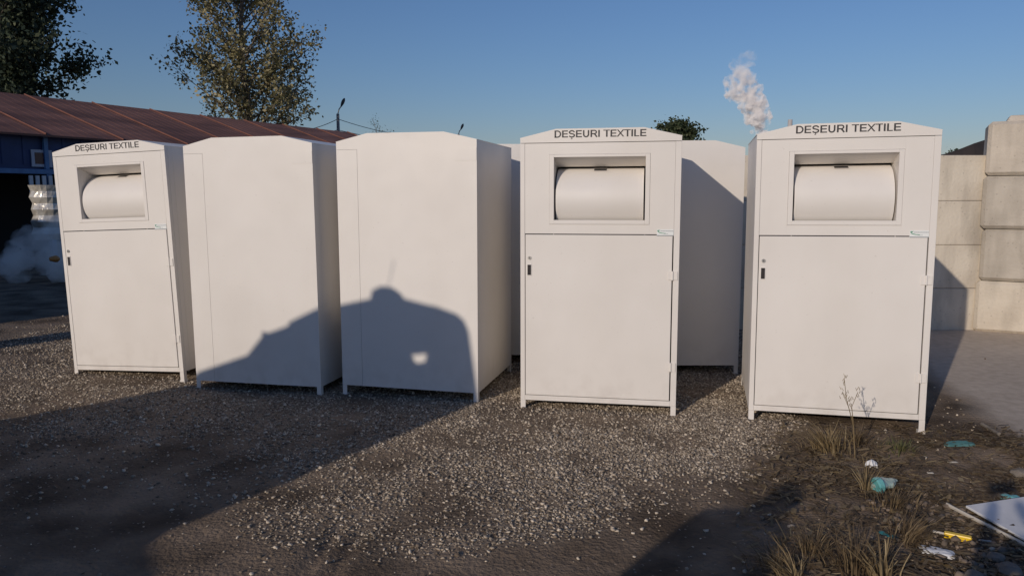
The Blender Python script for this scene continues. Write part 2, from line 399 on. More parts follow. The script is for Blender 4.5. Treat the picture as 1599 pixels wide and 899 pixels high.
    def ribbon(pts2, w_=sw_):
        n2 = len(pts2); L_ = []; R_ = []
        for i in range(n2):
            ax, az = pts2[max(i-1, 0)]; bx, bz = pts2[min(i+1, n2-1)]; l = math.hypot(bx-ax, bz-az) or 1; nx_, nz_ = -(bz-az)/l*w_/2, (bx-ax)/l*w_/2
            L_.append((pts2[i][0]+nx_, pts2[i][1]+nz_)); R_.append((pts2[i][0]-nx_, pts2[i][1]-nz_))
        for i in range(n2-1): put([R_[i], R_[i+1], L_[i+1], L_[i]])
    def arc_(cx_, cz_, rx, rz, a_0, a_1, n2=12): return [(cx_+rx*math.cos(R(a_0+(a_1-a_0)*i/n2)), cz_+rz*math.sin(R(a_0+(a_1-a_0)*i/n2))) for i in range(n2+1)]
    h2 = sw_/2
    def gE(): bar(80, 0, 80+sw_, CH); bar(80, 0, 615, 112); bar(80, 306, 580, 416); bar(80, CH-112, 605, CH)
    def gD(): bar(80, 0, 80+sw_, CH); ribbon([(80, CH-44), (330, CH-44)]+arc_(330, CH/2, 288, CH/2-44, 90, -90, 16)+[(330, 44), (80, 44)], 122)
    def gU(): ribbon([(80+h2, CH), (80+h2, 280)]+arc_(361, 280, 361-80-h2, 236, 180, 360, 14)+[(642-h2, 280), (642-h2, CH)], 130)
    def gS(sed=True):
        ribbon([(545, 520)]+arc_(335, 515, 212, 160, 20, 180, 9)+[(130, 470), (190, 410), (330, 370), (480, 325), (560, 265)]+arc_(335, 205, 228, 163, 10, -165, 11), 122)
        if sed: ribbon([(335, 20), (330, -60), (370, -95), (350, -150), (250, -160)], 62)
    def gR(): bar(80, 0, 80+sw_, CH); ribbon([(80, CH-44), (430, CH-44)]+arc_(430, 505, 165, 167, 90, -90, 10)+[(430, 338), (80, 338)], 116); ribbon([(400, 338), (520, 210), (650, 0)], 132)
    def gI(): bar(90, 0, 90+sw_, CH)
    def gT(): bar(258, 0, 258+sw_, CH-88); bar(20, CH-88, 592, CH)
    def gX(): put([(5, 0), (130, 0), (655, CH), (532, CH)]); put([(532, 0), (662, 0), (140, CH), (15, CH)])
    def gL(): bar(75, 0, 75+sw_, CH); bar(75, 0, 520, 88)
    for g_, adv in ((gD, 722), (gE, 667), (gS, 667), (gE, 667), (gU, 722), (gR, 722), (gI, 278), (None, 278), (gT, 611), (gE, 667), (gX, 667), (gT, 611), (gI, 278), (gL, 556), (gE, 667)):
        if g_: g_()
        state['x'] += adv*.935
    lt_.build('lettering', black, r)
    return r
proto = make_bin()
bins = [  # x, y (middle of the face seen), yaw, z, tilt, seen from behind
 (-3.2944, 6.3147, -.243, -.0182, -.0373, 0, 'leftmost cream textile bin with lettering and chute drum, leaning to the left'),
 (-2.0278, 5.8515, -.2311, -.0139, -.0075, 1, 'cream bin seen from its plain back, standing next to the leftmost lettered bin'),
 (-.792, 5.6323, -.2428, .0007, 0, 1, 'cream bin seen from its plain back with a dark cab shadow and pale patch'),
 (.6077, 5.2451, -.182, -.0016, -.003, 0, 'middle lettered cream textile bin with chute drum, standing on sunlit gravel'),
 (2.1755, 4.9252, -.2498, .0046, -.0076, 0, 'rightmost lettered cream textile bin, dry weeds at its foot, nearest the concrete blocks'),
 (.0611, 6.8798, -.0068, 0, 0.0, 1, 'rear row cream bin, only a narrow sliver showing left of the middle lettered bin'),
 (1.4211, 6.4432, -.0178, 0, -.003, 1, 'rear row cream bin crossed by a diagonal shadow between the two right lettered bins'),
]
for i, (x, y, yaw, z, tl, back, lab) in enumerate(bins):
    o = proto if i == 0 else copy_tree(proto)
    nrm = Vector((-math.sin(yaw), math.cos(yaw), 0))
    o.location = Vector((x, y, z)) + nrm*D/2
    o.rotation_euler = (0, -tl if back else tl, yaw+(PI if back else 0))
    tag(o, lab, 'textile bin', 'cream textile collection bins')

# ------------------------------------------------------------------ concrete blocks
conc1 = mat('block_concrete', (.50, .44, .36), .9, (.64, .57, .475), 2.3, 9, .35, 30, spec=.2)
conc2 = mat('block_concrete_grey', (.43, .385, .32), .9, (.55, .495, .415), 2.7, 9, .35, 30, spec=.2)
conc3 = mat('block_concrete_pale', (.55, .48, .385), .9, (.68, .61, .50), 1.8, 9, .35, 30, spec=.2)
for m_ in (conc1, conc2, conc3):
    n_ = m_.node_tree; P_ = n_.nodes['Principled BSDF']; src = P_.inputs['Base Color'].links[0].from_socket; gp = n_.nodes.new('ShaderNodeNewGeometry')
    vo_ = n_.nodes.new('ShaderNodeTexVoronoi'); vo_.inputs['Scale'].default_value = 16; vo_.inputs['Randomness'].default_value = 1; n_.links.new(gp.outputs['Position'], vo_.inputs['Vector'])
    r1 = n_.nodes.new('ShaderNodeMapRange'); r1.inputs[1].default_value = .10; r1.inputs[2].default_value = .16; r1.inputs[3].default_value = .28; r1.inputs[4].default_value = 0; n_.links.new(vo_.outputs['Distance'], r1.inputs[0])
    mp1 = n_.nodes.new('ShaderNodeMapping'); mp1.inputs['Scale'].default_value = (1, 1, .22); n_.links.new(gp.outputs['Position'], mp1.inputs[0])
    t1 = n_.nodes.new('ShaderNodeTexNoise'); t1.inputs['Scale'].default_value = 5; t1.inputs['Detail'].default_value = 10; n_.links.new(mp1.outputs[0], t1.inputs['Vector'])
    r2 = n_.nodes.new('ShaderNodeMapRange'); r2.inputs[1].default_value = .48; r2.inputs[2].default_value = .72; r2.inputs[3].default_value = 0; r2.inputs[4].default_value = .5; n_.links.new(t1.outputs['Fac'], r2.inputs[0])
    x1 = n_.nodes.new('ShaderNodeMix'); x1.data_type = 'RGBA'; x1.inputs[7].default_value = (.26, .225, .18, 1); n_.links.new(r2.outputs[0], x1.inputs[0]); n_.links.new(src, x1.inputs[6])
    x2 = n_.nodes.new('ShaderNodeMix'); x2.data_type = 'RGBA'; x2.inputs[7].default_value = (.17, .145, .12, 1); n_.links.new(r1.outputs[0], x2.inputs[0]); n_.links.new(x1.outputs[2], x2.inputs[6]); n_.links.new(x2.outputs[2], P_.inputs['Base Color'])
def block(x0, y0, z0, L, Dp, H, m, lab, rz=0, studs=False, group='stacked concrete blocks', ch=.036):
    me = MB().box(0, L, 0, Dp, 0, H)
    o = me.build('concrete_block', m, None, bevel=ch, seg=1)
    o.location = (x0, y0, z0); o.rotation_euler = (0, 0, rz)
    if studs:
        for sx in (.32, .32+.6, .32+1.2):
            if sx < L-.2:
                s = MB(); c = [(sx-.15, .15), (sx+.15, .15), (sx+.15, .45), (sx-.15, .45)]; c2 = [(sx-.11, .19), (sx+.11, .19), (sx+.11, .41), (sx-.11, .41)]
                s.add([(x, y, H) for x, y in c]+[(x, y, H+.075) for x, y in c2], [(0, 1, 5, 4), (1, 2, 6, 5), (2, 3, 7, 6), (3, 0, 4, 7), (4, 5, 6, 7)])
                so_ = s.build('stud', m, o, bevel=.01)
    tag(o, lab, 'concrete block', group); return o
g = gnd(1516, 517)
zz = 0
for i, (hh, m, dx_, lab) in enumerate(((.592, conc3, 0, 'palest cream concrete block, lowest of the tall near stack'), (.588, conc2, .02, 'grey concrete block, second from the ground in the tall near stack'),
        (.592, conc2, -.015, 'grey concrete block with dark seams, third from the ground in the tall near stack'), (.598, conc1, -.01, 'cream concrete block with studs on top, topmost of the tall near stack'))):
    block(g.x+.02+dx_, g.y-.01*i, zz, 1.8, .6, hh-.008, m, lab, rz=-.50+(.012, -.008, .01, 0)[i], studs=(i == 3)); zz += hh
g = gnd(1460, 497)
# rear wall of stacked blocks
xe = gnd(1548, 515).x
zz = 0
for i, hh in enumerate((.49, .50, .50, .512)):
    for j in range(2):
        block(xe-1.6*(j+1)-.004*j-.0, 8.58+.006*(i % 2), zz, 1.6, .6, hh-.003, conc3,
              'pale concrete block in the %s course of the rear wall, %s' % (('lowest', 'second', 'third', 'top')[i], ('beside the rightmost bin', 'behind the rightmost bin')[j]), group='rear wall blocks', ch=.007)
    zz += hh
# dark tarp-covered heap beyond the wall
hp = MB(); N = 26
prof = [(1440, 244), (1462, 240), (1485, 232), (1505, 224), (1530, 216), (1560, 208), (1600, 203)]
top = [at(px, py, 13.5) for px, py in prof]
vs = []; 
for k, dy in enumerate((0, .9, 2.6)):
    for p_ in top: vs.append((p_.x+(dy*.2), 13.5-1.5+dy+(.6 if k else 0), 0 if k == 0 else (p_.z if k == 1 else 0)))
nT = len(top)
fs = [(k*nT+i, k*nT+i+1, (k+1)*nT+i+1, (k+1)*nT+i) for k in range(2) for i in range(nT-1)]
hp.add(vs, fs + [tuple(k*nT for k in range(3)), tuple(k*nT+nT-1 for k in reversed(range(3)))])
tarp = mat('dark_tarp', (.018, .014, .013), .7, (.035, .025, .02), 3, 6, .3, 12)
tag(hp.build('covered_heap', tarp), 'dark covered heap rising behind the concrete wall beside the tall stack', 'covered heap')

# ------------------------------------------------------------------ building on the left
TH = R(27); bd = Vector((math.sin(TH), math.cos(TH), 0)); bn = Vector((-math.cos(TH), math.sin(TH), 0))   # along, away from viewer
B0 = Vector((-12.3, 18, 0))
bl = empty('long_shed', B0, -TH)   # local y runs along the wall, local -x away from the viewer
tag(bl, 'long blue shed with a rusty red metal roof behind the leftmost bins', 'shed')
blue = mat('blue_sheet', (.030, .058, .17), .6, (.022, .042, .12), 1.5, 4, .1, 20)
lblue = mat('blue_beam', (.10, .22, .42), .5, (.08, .17, .34), 6, 4)
rust = mat('rusty_roof', (.125, .055, .040), .75, (.24, .11, .078), 1.3, 10, .25, 6, stretch=(1, .35, 1))
rust2 = mat('roof_batten', (.21, .085, .058), .7, (.16, .065, .045), 4, 4)
darkin = mat('dark_interior', (.02, .018, .02), .9)
cream = mat('white_corrugated', (.6, .62, .65), .5, (.5, .52, .56), 3)
y0, y1 = -14, 17.9; EV, RG, HW = 3.12, 4.5, 4.0
wl = MB(); wl.box(-.12, 0, y0, y1, 2.2, EV); 
for i in range(int((y1-y0)/.5)):
    yy = y0+.25+i*.5; wl.box(.001, .018, yy-.03, yy+.03, 2.3, EV-.05)
wl.box(-2*HW, -2*HW+.12, y0, y1, 0, EV)
wl.add([(0, y1, 0), (-2*HW, y1, 0), (-2*HW, y1, EV), (-HW, y1, RG-.1), (0, y1, EV)], [(0, 1, 2, 3, 4)])
wl.add([(0, y0, 0), (-2*HW, y0, 0), (-2*HW, y0, EV), (-HW, y0, RG-.1), (0, y0, EV)], [(4, 3, 2, 1, 0)])
wl.box(-.12, 0, 7, y1-.01, 0, 2.19)
wl.build('wall', blue, bl)
MB().box(-2.6, -2.5, y0+.1, 7, 0, 3).build('bay_shade_sheet', darkin, bl)  # near-black sheet stands in for the shade inside the open bays
bm_ = MB().box(.02, .14, y0, 9, 2.08, 2.2).build('beam', lblue, bl, bevel=.01)
for yy in (-8, -3.5, 1.2, 6):
    MB().box(.02, .13, yy, yy+.12, 0, 2.075).build('post', lblue, bl)
    MB().box(.02, .10, yy, yy+.10, 2.21, EV-.02).build('post', lblue, bl)
rf = MB()
ov = .3
for sx, xa, za, xb, zb in ((1, ov, EV-.08, -HW, RG), (-1, -HW, RG, -2*HW-ov, EV-.08)):
    rf.add([(xa, y0-.3, za), (xa, y1+.3, za), (xb, y1+.3, zb), (xb, y0-.3, zb), (xa, y0-.3, za-.05), (xa, y1+.3, za-.05), (xb, y1+.3, zb-.05), (xb, y0-.3, zb-.05)],
           [(0, 1, 2, 3), (4, 7, 6, 5), (0, 4, 5, 1), (2, 6, 7, 3), (0, 3, 7, 4), (1, 5, 6, 2)])
ro = rf.build('roof', rust, bl)
sl = (RG-EV+.08)/(HW+ov)
i = 0; yy = y0+.45
while yy < y1+.3:
    s = MB(); a = Vector((ov+.01, yy, EV-.08+.02)); c = Vector((-HW, yy, RG+.02)); s.tube([a, c], .022, 6); s.build('batten', rust2, ro); yy += 2.1
    i += 1
# corrugation ripples of the sheets
rp = MB(); yy = y0
while yy < y1: rp.tube([(ov, yy, EV-.08-.002), (-HW, yy, RG-.002)], .008, 4, cap=False); yy += .3
rp.build('sheet_ribs', rust, ro)
def bay_y(px, off=0):                   # local y on the wall plane seen at column px
    s_ = (px-799.5)/(FPX*1.0075); P = B0 + Vector((bn*-off))
    t = (s_*P.y - P.x)/(bd.x - s_*bd.y); return t
yw = bay_y(69)
fr = MB(); fr.box(.02, .05, yw-.27, yw+.24, 2.26, 2.68); wf = fr.build('window', mat('window_frame', (.45, .47, .55), .5), bl)
MB().box(.051, .056, yw-.19, yw+.16, 2.33, 2.61).build('pane', mat('window_pane', (.07, .02, .025), .25), wf)
cr_ = MB()
for i in range(9):
    yy = yw-.45+i*.16; cr_.prism([(0, 0), (.04, 0), (.04, .42), (0, .42)], 0, .09)
    for q in range(-8, 0): cr_.v[q] = (cr_.v[q][0]+.16, cr_.v[q][1]+yy, cr_.v[q][2]+1.62)
cr_.build('corrugated_panel', cream, bl)

# foil wrapped bale + plastic heap in front of the shed
foil = mat('foil_wrap', (.55, .50, .42), .28, (.75, .72, .65), 8, 8, .9, 10, metal=.35)
bp = at(80, 350, 16.2)
fo = MB(); n = 22; m_ = 9
vs = []; 
for j in range(m_+1):
    z = j/m_*1.15; rr = .34+.025*((j % 2)*2-1)
    for i in range(n):
        a = 2*PI*i/n; k = rr*(1+.05*math.sin(5*a+j)); vs.append((k*math.cos(a), k*math.sin(a), z))
fs = [(j*n+i, j*n+(i+1) % n, (j+1)*n+(i+1) % n, (j+1)*n+i) for j in range(m_) for i in range(n)]+[tuple(m_*n+i for i in range(n))]
fo.add(vs, fs); fo = fo.build('wrapped_bale', foil); fo.location = (bp.x, 16.2, .62); tag(fo, 'shiny foil wrapped roll with ribbed edge standing above the low smoke by the shed', 'wrapped roll')
ob = MB(); 
bm = bmesh.new(); bmesh.ops.create_icosphere(bm, subdivisions=2, radius=.13)
ob.add([(v.co.x, v.co.y, v.co.z*.8*(1+.2*math.sin(v.co.x*40))) for v in bm.verts], [[v.index for v in f.verts] for f in bm.faces]); bm.free()
oc = at(79, 405, 11.5); ob = ob.build('orange_bag', mat('orange_plastic', (.45, .20, .05), .5), smooth=True); ob.scale = (.6, .6, .5); ob.location = (oc.x, 11.6, max(.12, oc.z)); tag(ob, 'small dull orange bag lying under the low smoke by the shed', 'bag')

# ------------------------------------------------------------------ trees
bark = mat('bark', (.13, .11, .09), .9, (.22, .19, .16), 6, 6, .5, 20)
def leafmat(name, c0_, c1_, c2_):
    m = mat(name, c0_, .6, spec=.3); n_ = m.node_tree; g_ = n_.nodes.new('ShaderNodeNewGeometry'); cr = n_.nodes.new('ShaderNodeValToRGB'); e = cr.color_ramp
    e.elements[0].color = (*c0_, 1); e.elements[1].color = (*c2_, 1); k = e.elements.new(.55); k.color = (*c1_, 1)
    n_.links.new(g_.outputs['Random Per Island'], cr.inputs[0]); n_.links.new(cr.outputs[0], n_.nodes['Principled BSDF'].inputs['Base Color'])
    tr = n_.nodes.new('ShaderNodeBsdfTranslucent'); n_.links.new(cr.outputs[0], tr.inputs[0]); ms = n_.nodes.new('ShaderNodeMixShader'); ms.inputs[0].default_value = .25
    n_.links.new(n_.nodes['Principled BSDF'].outputs[0], ms.inputs[1]); n_.links.new(tr.outputs[0], ms.inputs[2]); n_.links.new(ms.outputs[0], n_.nodes['Material Output'].inputs[0])
    return m
def leaves(P, size, m, parent, name='crown'):
    n_ = len(P); u = rng.normal(size=(n_, 3)); u /= np.linalg.norm(u, axis=1)[:, None]
    v = rng.normal(size=(n_, 3)); v -= (v*u).sum(1)[:, None]*u; v /= np.linalg.norm(v, axis=1)[:, None]
    s = (size*rng.uniform(.6, 1.3, n_))[:, None]
    c = np.stack([P-u*s, P-v*s*.62, P+u*s, P+v*s*.62], 1)
    return np_mesh(name, c.reshape(-1, 3), np.arange(n_*4).reshape(-1, 4), m, parent)
def tree(name, base, H, wid, low, seed, lm, leaf, nleaf, label, lean=0, nb=46, up=1.1, cl=.32, trunk_r=.16, dens=1.0, shape=1.0, col=False):
    r = random.Random(seed); root = empty(name, base); tag(root, label, 'tree')
    tk = MB(); pts = [Vector((lean*(i/8)*H*.2+.08*H*.1*math.sin(i*1.3+seed), .08*H*.1*math.cos(i+seed), H*i/8*.97)) for i in range(9)]
    tk.tube(pts, [trunk_r*(1-.93*i/8)+.012 for i in range(9)], 8); tk.build('trunk', bark, root, smooth=True)
    br = MB(); tips = []
    for i in range(nb):
        f = low+(1-low)*((i+.5)/nb)*.97; zc = f*8; k = int(zc); p = pts[k].lerp(pts[min(k+1, 8)], zc-k)
        a = i*2.4+r.uniform(-.4, .4); q = (f-low)/(1-low)
        env = (math.sin(PI*min(1, (q*.82+.16)))**.7)*shape + (1-shape)*(1-q)
        if col: env = 1.0-.22*q*q
        L = wid*.5*env*r.uniform(.6, 1.15)
        d = Vector((math.cos(a), math.sin(a), up*r.uniform(.6, 1.3))).normalized(); L2 = L/max(.35, math.hypot(d.x, d.y))
        cur = p.copy(); seg = [cur.copy()]; n_s = 6
        for s_ in range(n_s):
            d = (d+Vector((r.uniform(-.16, .16), r.uniform(-.16, .16), r.uniform(-.1, .12)))).normalized(); cur = cur+d*L2/n_s; seg.append(cur.copy())
            if s_ >= 1:
                for _ in range(2):
                    e = (d+Vector((r.uniform(-1, 1), r.uniform(-1, 1), r.uniform(-.5, .8)))).normalized(); l = L2*.3*r.uniform(.5, 1.1)
                    t1 = cur+e*l*.5; t2 = t1+(e+Vector((0, 0, .25))).normalized()*l*.5
                    br.tube([cur, t1, t2], [.018, .012, .006], 3, cap=False); tips += [(t1, l), (t2, l), (cur.lerp(t1, .5), l*.7)]
        br.tube(seg, [max(.012, trunk_r*.30*(1-q*.6)*(1-.85*s_/n_s)) for s_ in range(n_s+1)], 5, cap=False); tips.append((cur, L2*.2))
    br.build('branches', bark, root, smooth=True)
    T = np.array([t[0][:] for t in tips]); wgt = rng.random(len(T))**1.6+.08; wgt /= wgt.sum()
    idx = rng.choice(len(T), nleaf, p=wgt)
    P = T[idx]+rng.normal(size=(nleaf, 3))*cl*np.array([1, 1, .8])
    leaves(P, leaf, lm, root); return root
L1 = leafmat('poplar_leaf', (.09, .09, .04), (.22, .20, .095), (.46, .39, .22))
L2 = leafmat('dark_leaf', (.028, .042, .03), (.06, .085, .055), (.14, .16, .09))  # dark green, with shade from neighbouring trees put into the leaf colour
L3 = leafmat('bush_leaf', (.03, .045, .022), (.055, .075, .035), (.11, .12, .06))
def base_at(px, Yd): p_ = at(px, 306, Yd); return (p_.x, Yd, 0)
tree('poplar_tree', base_at(392, 42), 17.5, 6.9, .14, 5, L1, .10, 29000, 'tall loose poplar with yellowing leaves behind the red roof', nb=72, up=.95, cl=.27, trunk_r=.26, col=True)
tree('dark_tree', base_at(4, 36), 15.5, 6.6, .12, 9, L2, .12, 52000, 'dense dark tree at the left edge above the red roof', nb=62, up=.8, cl=.36, trunk_r=.26, col=True)
tree('round_tree', base_at(1057, 60), 7.2, 3.0, .2, 12, L3, .14, 12000, 'small dark green treetop showing above the right-centre bins', nb=40, up=.8, cl=.30, trunk_r=.16)
tree('far_tree', base_at(1484, 110), 8.2, 1.0, .15, 15, L3, .16, 1200, 'tiny far treetop just right of the rightmost bin', nb=26, up=.8, cl=.35, trunk_r=.16, shape=.4)
tree('bare_tree', base_at(596, 90), 8.9, 6.0, .3, 18, L3, .08, 500, 'faint nearly bare tree far off above the second plain-backed bin', nb=14, up=1.0, cl=.4, trunk_r=.07)
tree('hedge_tree', base_at(1505, 70), 3.5, 5.0, .1, 19, L3, .14, 3000, 'low distant greenery above the rear concrete wall', nb=30, up=.7, cl=.5, trunk_r=.12)

# ------------------------------------------------------------------ street lamps and cables
pole_m = mat('pole_grey', (.30, .29, .28), .8, (.24, .23, .22), 3); lampd = mat('lamp_dark', (.04, .045, .055), .5)
def lamp(px_pole, py_top, px_h, py_h, Yd, lab):
    a = at(px_pole, py_top, Yd); h = at(px_h, py_h, Yd); root = empty('street_lamp', (a.x, Yd, 0)); tag(root, lab, 'street lamp', 'street lamps beyond the bins')
    MB().tube([(0, 0, 0), (0, 0, a.z)], [.15, .09], 10).build('pole', pole_m, root, smooth=True)
    v = Vector((h.x-a.x, 0, h.z-a.z)); s = Vector((0, 0, a.z-.02))
    MB().tube([s, s+v*.25+Vector((-.03, 0, .05)), s+v*.5], .035, 8).build('arm', pole_m, root, smooth=True)
    d = v.normalized(); hd = MB(); pts = [s+v*(.45+.55*i/6) for i in range(7)]
    hd.tube(pts, [.03, .06, .085, .10, .10, .08, .03], 10); hd.build('lamp_head', lampd, root, smooth=True)
    return root
lamp(527.5, 178, 538, 153, 48, 'grey street lamp pole with dark head and overhead cables beyond the roof end')
lamp(716, 210, 723.5, 193, 62, 'street lamp of which only the dark tilted head shows over a plain-backed bin')
def cable(p, q, sag, lab, r=.02):
    c = MB(); p, q = Vector(p), Vector(q); N_ = 24
    c.tube([p.lerp(q, i/N_)-Vector((0, 0, sag*4*(i/N_)*(1-i/N_))) for i in range(N_+1)], r, 5)
    tag(c.build('cable', lampd), lab, 'cable', 'overhead cables')
A_ = at(527.5, 186, 48); B_ = at(527.5, 203, 48)
cable(A_, at(716, 212, 62), .5, 'upper overhead cable running right from the lamp pole'); cable(A_, at(420, 204, 46), .35, 'upper overhead cable running left from the lamp pole behind the poplar')
cable(B_, at(716, 225, 62), .3, 'lower overhead cable dropping right from the lamp pole'); cable(B_, at(420, 214, 46), .2, 'lower overhead cable running left from the lamp pole to the roof')
mp_ = at(1234, 187, 150); ms_ = MB().tube([(0, 0, 0), (0, 0, mp_.z)], [.9, .42], 12).build('chimney', mat('pale_chimney', (.5, .47, .45), .8, (.42, .4, .38), .4), smooth=True); ms_.location = (mp_.x, 150, 0)
tag(ms_, 'tip of a pale distant chimney peeping over the right-hand lettered bin', 'chimney')

# ------------------------------------------------------------------ smoke plume far away
def vapour(name, YS, trail, zlo, zhi, dlo, dhi, nscale, lab, cat, vox=.35, puff=4.2, pscale=2.2, lo=.44, hi=.60, dmin=.0, jit=.6, colr=(.99, .97, .96)):
    sm = bmesh.new(); k = YS/FPX
    for px, py, rr in trail:
        p_ = at(px, py, YS)
        bmesh.ops.create_icosphere(sm, subdivisions=3, radius=rr*k, matrix=Matrix.Translation((p_.x, YS+random.uniform(-jit, jit)*rr*k, p_.z)))
    me = bpy.data.meshes.new(name); sm.to_mesh(me); sm.free()
    smo = bpy.data.objects.new(name, me); C.objects.link(smo)
    rm = smo.modifiers.new('remesh', 'REMESH'); rm.mode = 'VOXEL'; rm.voxel_size = vox
    tx = bpy.data.textures.new('puffs', 'CLOUDS'); tx.noise_scale = pscale; tx.noise_depth = 5
    dm = smo.modifiers.new('puffs', 'DISPLACE'); dm.texture = tx; dm.strength = puff; dm.mid_level = .52; dm.texture_coords = 'GLOBAL'
    sv = bpy.data.materials.new('vapour'); sv.use_nodes = True; n_ = sv.node_tree; n_.nodes.remove(n_.nodes['Principled BSDF'])
    pv = n_.nodes.new('ShaderNodeVolumePrincipled'); pv.inputs['Color'].default_value = (*colr, 1); pv.inputs['Anisotropy'].default_value = -0.35
    tc_ = n_.nodes.new('ShaderNodeTexCoord'); no = n_.nodes.new('ShaderNodeTexNoise'); no.inputs['Scale'].default_value = nscale; no.inputs['Detail'].default_value = 6
    n_.links.new(tc_.outputs['Object'], no.inputs['Vector'])
    sx_ = n_.nodes.new('ShaderNodeSeparateXYZ'); n_.links.new(tc_.outputs['Object'], sx_.inputs[0])
    mr = n_.nodes.new('ShaderNodeMapRange'); mr.inputs[1].default_value = zlo; mr.inputs[2].default_value = zhi; mr.inputs[3].default_value = dlo; mr.inputs[4].default_value = dhi
    n_.links.new(sx_.outputs[2], mr.inputs[0])
    mr2 = n_.nodes.new('ShaderNodeMapRange'); mr2.inputs[1].default_value = lo; mr2.inputs[2].default_value = hi; mr2.inputs[3].default_value = dmin; mr2.inputs[4].default_value = 1.0
    n_.links.new(no.outputs['Fac'], mr2.inputs[0])
    mu = n_.nodes.new('ShaderNodeMath'); mu.operation = 'MULTIPLY'; n_.links.new(mr.outputs[0], mu.inputs[0]); n_.links.new(mr2.outputs[0], mu.inputs[1]); n_.links.new(mu.outputs[0], pv.inputs['Density'])
    n_.links.new(pv.outputs[0], n_.nodes['Material Output'].inputs['Volume']); me.materials.append(sv)
    tag(smo, lab, cat, kind='stuff'); return smo
trail = [(1192, 232, 9), (1190, 214, 10), (1186, 200, 13), (1184, 186, 16), (1176, 176, 17), (1180, 160, 18), (1166, 158, 15), (1174, 143, 17), (1155, 140, 13), (1148, 152, 9),
         (1164, 126, 15), (1148, 124, 12), (1140, 128, 10), (1160, 110, 13), (1148, 100, 10), (1163, 96, 13), (1174, 90, 9), (1188, 152, 9), (1138, 142, 8)]
vapour('smoke_plume', 220, trail, at(1190, 170, 220).z, at(1160, 95, 220).z, 1.5, .09, .42, 'white to grey smoke plume rising behind the rightmost bin', 'smoke plume')
low = [(95, 412, 30), (70, 405, 30), (45, 410, 28), (18, 412, 24), (-8, 418, 20), (88, 380, 28), (62, 372, 24), (42, 382, 20), (78, 352, 16), (108, 360, 20), (20, 395, 18), (120, 400, 30)]
vapour('ground_smoke', 13.6, low, at(50, 435, 13.6).z, at(80, 340, 13.6).z, 4.2, 1.6, 2.4, 'low pale smoke drifting over the shaded ground left of the leftmost bin', 'smoke', vox=.05, puff=.7, pscale=.45, lo=.36, hi=.60, dmin=.0, colr=(.97, .95, .92))

# ------------------------------------------------------------------ machine and people behind the camera (their shadows show)
def W3(lat, al, z): v = LAT*lat + FW*al; return (v.x, v.y, z)
mach = empty('wheel_loader', W3(-4.3, -2.3, 0)); tag(mach, 'yellow yard loader with beacon and aerial casting the big cab shadow on the bins', 'loader')
ym = mat('machine_yellow', (.5, .3, .04), .5); tyre = mat('tyre_rubber', (.02, .02, .02), .8)
def plate(poly, a0, a1, name, m, parent, hole=None):
    o0 = Vector(mach.location); b_ = MB(); n0 = len(poly)
    if hole is None:
        vs = [Vector(W3(l, a, z))-o0 for a in (a0, a1) for l, z in poly]
        fs = [tuple(range(n0)), tuple(range(2*n0-1, n0-1, -1))]+[((i+1) % n0, i, i+n0, (i+1) % n0+n0) for i in range(n0)]
        b_.add(vs, fs)
    return b_.build(name, m, parent)
A0, A1 = -2.0, -2.06   # side sheet of the cab nearest the bins
cabL, cabR = -4.62, -3.27
hq = [(-3.785, 2.385), (-3.66, 2.42), (-3.68, 2.335), (-3.75, 2.31)]
# front plate of the cab, split round the small window
top_ = [(-4.62, 2.49), (-4.45, 2.58), (-4.37, 2.655), (-4.09, 2.755), (-3.87, 2.80), (-3.60, 2.775), (-3.44, 2.74), (-3.385, 2.70), (-3.35, 2.62), (-3.31, 2.32), (-3.27, 2.07)]
up_ = [(-3.27, 2.07), (-3.31, 2.32), (-3.35, 2.62), (-3.385, 2.70), (-3.44, 2.74), (-3.60, 2.775), (-3.87, 2.80), (-4.09, 2.755), (-4.37, 2.655), (-4.62, 2.49), (-4.62, 2.35), hq[0], hq[1]]
plate([(-3.31, 2.32), (-3.35, 2.62), (-3.385, 2.70), (-3.44, 2.74), (-3.60, 2.775), (-3.65, 2.775), hq[1], hq[2], (-3.67, 2.04), (-3.27, 2.04)], A0, A1, 'cab_side', ym, mach)
plate([(-3.65, 2.775), (-3.87, 2.80), (-4.09, 2.755), (-4.37, 2.655), (-4.68, 2.46), (-4.68, 2.04), (-3.79, 2.04), hq[0], hq[1]], A0, A1, 'cab_side', ym, mach)
plate([(-3.79, 2.04), (-3.67, 2.04), hq[2], hq[3], hq[0]], A0, A1, 'cab_side', ym, mach)
plate([(-3.43, 2.6), (-3.50, 2.70), (-3.87, 2.76), (-4.35, 2.6), (-4.6, 2.42), (-4.6, 1.9), (-3.9, 1.9), (-3.9, 2.72), (-3.52, 2.68), (-3.52, 1.9), (-3.43, 1.9)], -2.65, -2.70, 'cab_side', ym, mach)
plate([(-3.25, 1.95), (-3.20, 1.28), (-3.15, 1.24), (-2.84, 1.20), (-2.84, .3), (-5.85, .3), (-5.80, 1.35), (-5.62, 1.78), (-5.45, 1.95), (-5.03, 2.16), (-4.89, 2.35), (-4.81, 2.39), (-4.625, 2.485), (-4.625, 2.065), (-3.265, 2.065)], A0-.07, -2.9, 'body', ym, mach)
for la in (-5.2, -3.5):
    for al_ in (-1.95, -2.95):
        c_ = Vector(W3(la, al_, .5))-Vector(mach.location); MB().tube([c_-FW*.14, c_+FW*.14], .5, 24).build('wheel', tyre, mach, smooth=False)
c_ = Vector(W3(-3.96, -2.03, 2.77))-Vector(mach.location); MB().tube([c_, c_+Vector((0, 0, .05)), c_+Vector((0, 0, .085))], [.13, .12, .07], 16).build('beacon', mat('beacon_orange', (.6, .2, .02), .3), mach, smooth=True)
MB().tube([c_+Vector((0, 0, .05)), c_+LAT*.06+Vector((0, 0, .32))], .003, 6).build('aerial', lampd, mach)
